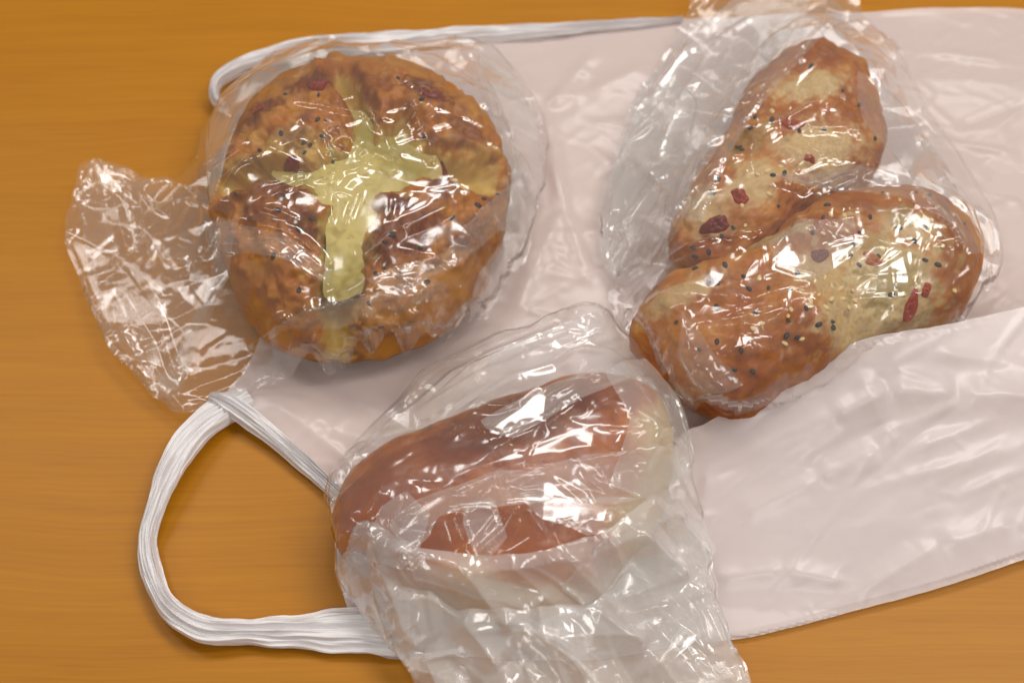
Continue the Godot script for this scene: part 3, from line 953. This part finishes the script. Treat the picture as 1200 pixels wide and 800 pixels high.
	pleat([800,372, 838,420, 872,458, 822,474, 788,432], 4, [[22,2.6,2.0,-0.9], [9,1.2,5.0,-0.9,2.0,0.35], [9,0.8,4.0,0.00,1.8,0.2]], 221, pm, bag, on)
	pleat([1000,90, 1052,128, 1122,218, 1154,300, 1130,304, 1070,212, 1010,150], 4, [[22,2.6,2.0,-0.9], [9,1.2,5.0,-0.9,2.0,0.35], [9,0.8,4.0,0.00,1.8,0.2]], 222, pm, bag, on)
	pleat([900,290, 940,262, 1000,262, 1004,300, 950,330, 905,325], 3, [[22,2.6,2.0,-0.9], [9,1.2,5.0,-0.9,2.0,0.35], [9,0.8,4.0,0.00,1.8,0.2]], 223, pm, bag, on)
	pleat([905,212, 1000,205, 1070,214, 1120,268, 1060,240, 980,232], 4, [[22,2.6,2.0,-0.9], [9,1.2,5.0,-0.9,2.0,0.35], [9,0.8,4.0,0.00,1.8,0.2]], 224, pm, bag, on)
	node("under_film", sheet(edge, table_height, 0.003, 0.0010, [[15,2.0,2.0,0.8], [6,0.7,1.8,-0.6]], [], 28, 60), film(0.04, 0.09), bag)
	var flap := ring([706,300,10, 716,200,12, 744,120,14, 786,62,16, 850,10,22, 900,-40,24, 960,-30,24, 930,40,34, 880,90,40, 850,150,40, 815,215,36, 796,262,30, 776,300,18, 740,340,10], 6)
	flap = jag(flap, 1.6, 6)
	node("side_fold", sheet(flap, over, 0.004, 0.0006, [[24,4.4,2.2,-1.0], [14,2.6,3.0,-1.0,3.6,0.45], [9,1.4,6.0,-0.8,2.1,0.35], [9,1.0,4.0,0.3,1.9,0.22]], [[6,2.6, 850,40, 800,120, 770,190], [5,2.2, 740,180, 790,230], [5,2.2, 730,260, 790,200]], 29, 120, [], 0, null, 0.6, 0.0001), film(0.10, 0.13), bag)
	var tuck := ring([712,330,8, 706,260,9, 720,190,12, 752,130,16, 790,90,22, 816,110,30, 806,170,34, 790,230,32, 778,276,24, 752,320,12], 6)
	tuck = jag(tuck, 2.2, 12)
	node("side_fold", sheet(tuck, over, 0.006, 0.0006, [[18,5.0,2.2,-0.6], [12,2.8,3.0,-0.7,3.6,0.5], [8,1.5,5.0,0.6,2.0,0.3]], [], 30, 100, [], 1, null, 1.0, 0.0001), film(0.10, 0.13), bag)

# ---------------------------------------------------------------- third bread: glossy brown, cream sides
func build_brown_bread() -> void:
	var f := Field.new(Vector2(-0.10, 0.0), Vector2(0.10, 0.15), 0.001, 0.0)
	var big := noise(81, 30.0, 2)
	var small := noise(82, 6.0, 3)
	var brown := col(162, 74, 18)
	var deep := col(104, 48, 24)
	var warm := col(212, 122, 34)
	var cream := col(236, 208, 146)
	var top := blobs([[540,575,170,80,-18,1.0], [640,500,96,50,-20,1.0], [460,590,80,54,-20,1.0], [620,625,84,50,10,1.0], [700,468,66,38,-20,1.0], [690,540,60,60,0,0.75]], 34)
	var dark := blobs([[600,495,110,40,-18,0.9], [500,540,120,34,-18,0.5]], 40)
	var shape := func(p: Vector3, n: Vector3) -> float:
		return 0.0022 * n3(big, p) + 0.00025 * n3(small, p)
	var paint := func(p: Vector3, n: Vector3, v: float) -> Color:
		var w := n3(small, p)
		var c := cream.lerp(warm, clampf(0.1 + 0.3 * n3(big, p), 0.0, 0.4))
		var t := blob_at(top, p, w * 0.22 + 0.25 * n3(big, p * 1.3))
		c = c.lerp(warm, smoothstep(0.0, 0.6, t)).lerp(brown, smoothstep(0.35, 1.0, t) * clampf(0.8 + 0.7 * n3(big, p * 1.5), 0.3, 1.0))
		return c.lerp(deep, blob_at(dark, p, w) * 0.8)
	var bread := thing("brown_bread", "smooth glossy brown bread with cream sides, in the bag at lower middle", "bread")
	node("crust", lump([386,612, 398,574, 430,544, 490,512, 556,484, 630,460, 700,444, 752,452, 786,490, 788,545, 772,604, 744,656, 700,694, 640,716, 570,720, 490,706, 430,674, 398,644], 20, [590,580], 44, 3, 0.66, 0.9, shape, paint, f), crust(0.4, 0.45, 0.2), bread)
	fill_holes(f)
	fill_holes(f)
	var bag := thing("bread_bag", "crumpled clear plastic bag round the brown bread, loose end at the bottom edge", "plastic bag", "clear plastic bread bags")
	var room := swollen(f, 1)
	var over := func(x, z): return maxf(room.get_at(x, z), 0.004)
	var edge := ring([384,602,14, 388,566,14, 408,534,12, 444,490,12, 500,444,14, 560,408,18, 620,380,24, 664,366,28, 694,362,28, 728,384,26, 762,420,20, 784,470,14, 800,530,10, 822,600,8, 832,650,8, 826,690,8, 852,744,8, 880,810,6, 900,880,6, 700,900,6, 520,880,6, 492,808,7, 468,764,9, 430,728,9, 404,696,9, 396,650,11], 6)
	edge = jag(edge, 1.8, 5)
	var folds := [[9,3.6, 520,590, 580,560, 660,545, 740,535, 790,525], [8,3.4, 460,612, 500,590, 560,585, 640,590, 720,590, 790,570], [7,3.0, 660,432, 600,450, 540,490], [8,3.2, 742,432, 690,450, 630,480, 560,510], [7,2.8, 690,470, 640,500, 590,520], [6,2.4, 560,480, 600,478, 640,455],
		[7,2.6, 400,560, 480,490, 600,430, 690,390], [7,2.6, 430,520, 560,430, 690,370], [8,3.4, 480,570, 470,640, 478,660, 560,690, 620,710], [7,3.0, 470,655, 520,710, 580,750], [7,3.0, 530,600, 545,640, 560,670], [7,3.0, 610,590, 580,640, 560,640], [7,3.0, 612,590, 650,650, 690,690], [6,2.6, 620,590, 700,610, 760,600],
		[6,2.6, 450,570, 430,610, 450,640], [6,2.6, 395,620, 440,630, 460,680], [6,2.4, 440,680, 470,760, 520,810], [6,2.4, 560,690, 640,760, 700,800], [6,2.4, 660,690, 720,720, 800,700], [6,2.4, 700,640, 740,620, 810,620], [6,2.4, 740,480, 770,500, 750,560], [5,2.0, 700,560, 750,520, 785,500]]
	node("upper_film", sheet(edge, over, 0.0044, 0.00046, [[30,4.2,1.8,-0.40], [16,2.4,3.0,-0.30,4.5,0.35], [10,1.4,6.0,-0.25,2.2,0.32], [9,1.1,5.0,0.50,2.0,0.22], [9,1.0,5.0,-1.10,1.9,0.18], [7,0.14,2.2,-0.40]], folds, 37, 220, [690,366,40,10], 2, null, 0.6, 0.0001), film(0.022, 0.14), bag)
	var on := skin
	var pm := film(0.09, 0.13)
	pleat([704,440, 752,430, 794,474, 808,540, 796,610, 756,590, 716,572, 738,500], 5, [[22,2.6,2.0,1.2], [9,1.4,5.0,1.2,2.0,0.4], [9,0.9,4.0,0.3,1.8,0.25]], 250, film(0.09, 0.13), bag, on)
	pleat([432,664, 444,602, 480,580, 504,610, 492,650, 472,674], 5, [[22,2.6,2.0,-0.45], [9,1.2,5.0,-0.45,2.0,0.35], [9,0.8,4.0,0.45,1.8,0.2]], 240, pm, bag, on)
	pleat([545,600, 576,590, 592,640, 572,668, 550,642], 5, [[22,2.6,2.0,-0.45], [9,1.2,5.0,-0.45,2.0,0.35], [9,0.8,4.0,0.45,1.8,0.2]], 241, pm, bag, on)
	pleat([612,586, 764,590, 752,622, 690,632, 630,612], 5, [[22,2.6,2.0,-0.45], [9,1.2,5.0,-0.45,2.0,0.35], [9,0.8,4.0,0.45,1.8,0.2]], 242, pm, bag, on)
	pleat([478,656, 560,680, 644,700, 622,720, 560,708, 486,684], 5, [[22,2.6,2.0,-0.45], [9,1.2,5.0,-0.45,2.0,0.35], [9,0.8,4.0,0.45,1.8,0.2]], 243, pm, bag, on)
	pleat([430,522, 560,430, 690,368, 724,386, 622,442, 500,502], 4, [[22,2.6,2.0,-0.45], [9,1.2,5.0,-0.45,2.0,0.35], [9,0.8,4.0,0.45,1.8,0.2]], 244, pm, bag, on)
	pleat([560,500, 650,455, 742,430, 752,445, 690,472, 600,520], 4, [[22,2.6,2.0,-0.45], [9,1.2,5.0,-0.45,2.0,0.35], [9,0.8,4.0,0.45,1.8,0.2]], 245, pm, bag, on)
	pleat([660,690, 700,640, 770,610, 815,625, 800,680, 740,700, 690,720], 5, [[22,2.6,2.0,-0.45], [9,1.2,5.0,-0.45,2.0,0.35], [9,0.8,4.0,0.45,1.8,0.2]], 246, pm, bag, on)
	node("under_film", sheet(edge, table_height, 0.003, 0.0010, [[15,2.0,2.0,0.8], [6,0.7,1.8,-0.6]], [], 38, 60), film(0.06, 0.09), bag)
	var band := ring([452,612,44, 480,592,50, 540,566,56, 620,546,58, 700,536,54, 790,524,36, 800,560,30, 740,584,46, 660,590,54, 580,594,56, 520,600,54, 480,640,46], 6)
	band = jag(band, 1.6, 6)
	node("fold", sheet(band, over, 0.003, 0.0005, [[18,2.8,2.6,-0.2], [9,1.5,5.0,-0.2,2.1,0.45], [8,1.0,3.0,0.6,1.8,0.3]], [], 39, 60, [], 0, null, 1.0, 0.0001), film(0.10, 0.13), bag)
	var tail := ring([396,676,14, 420,660,24, 470,684,38, 530,708,40, 600,720,42, 660,712,42, 710,690,40, 752,640,34, 800,612,20, 826,622,14, 838,662,12, 836,710,12, 858,756,12, 884,810,10, 900,880,10, 700,900,10, 520,880,10, 490,800,10, 440,735,12], 6)
	var shawl := ring([404,650,20, 440,618,34, 490,640,44, 560,656,48, 640,646,50, 720,612,46, 780,574,34, 812,590,18, 830,650,12, 836,710,12, 858,756,12, 884,810,10, 900,880,10, 700,900,10, 520,880,10, 490,800,10, 440,735,12, 404,690,14], 6)
	shawl = jag(shawl, 1.6, 9)
	tail = jag(tail, 1.6, 6)
	var tail_film := film(0.18, 0.11, Color(0.99, 0.965, 0.945))
	tail_film.backlight_enabled = true
	tail_film.backlight = Color(0.16, 0.155, 0.15)
	node("loose_end", sheet(tail, over, 0.004, 0.0005, [[30,5.0,2.4,0.9], [14,3.2,3.0,0.9,3.8,0.5], [9,1.6,6.0,0.9,2.2,0.4], [8,1.2,4.0,0.2,1.9,0.3]], [[9,6.0, 462,690, 500,760, 530,830], [11,6.0, 540,715, 590,780, 620,870], [10,5.5, 620,720, 690,790, 730,870], [10,6.0, 690,705, 760,760, 830,850], [8,4.5, 790,640, 826,700, 862,780], [8,4.0, 580,720, 650,740, 760,745], [7,4.0, 500,720, 470,740, 455,700]], 40, 120, [], 0, null, 1.0, 0.0001), tail_film, bag)
	node("loose_end_fold", sheet(shawl, over, 0.007, 0.0006, [[26,5.0,2.6,0.7], [13,3.2,3.0,0.7,3.6,0.5], [9,1.5,5.0,0.5,2.1,0.4]], [[9,5.0, 440,650, 480,730, 500,800], [9,5.0, 540,660, 600,740, 650,850], [9,5.0, 660,650, 740,730, 800,840], [8,5.0, 740,620, 800,680, 850,770], [8,4.0, 450,640, 560,670, 700,650, 790,600]], 44, 120, [], 0, null, 1.0, 0.0001), tail_film, bag)
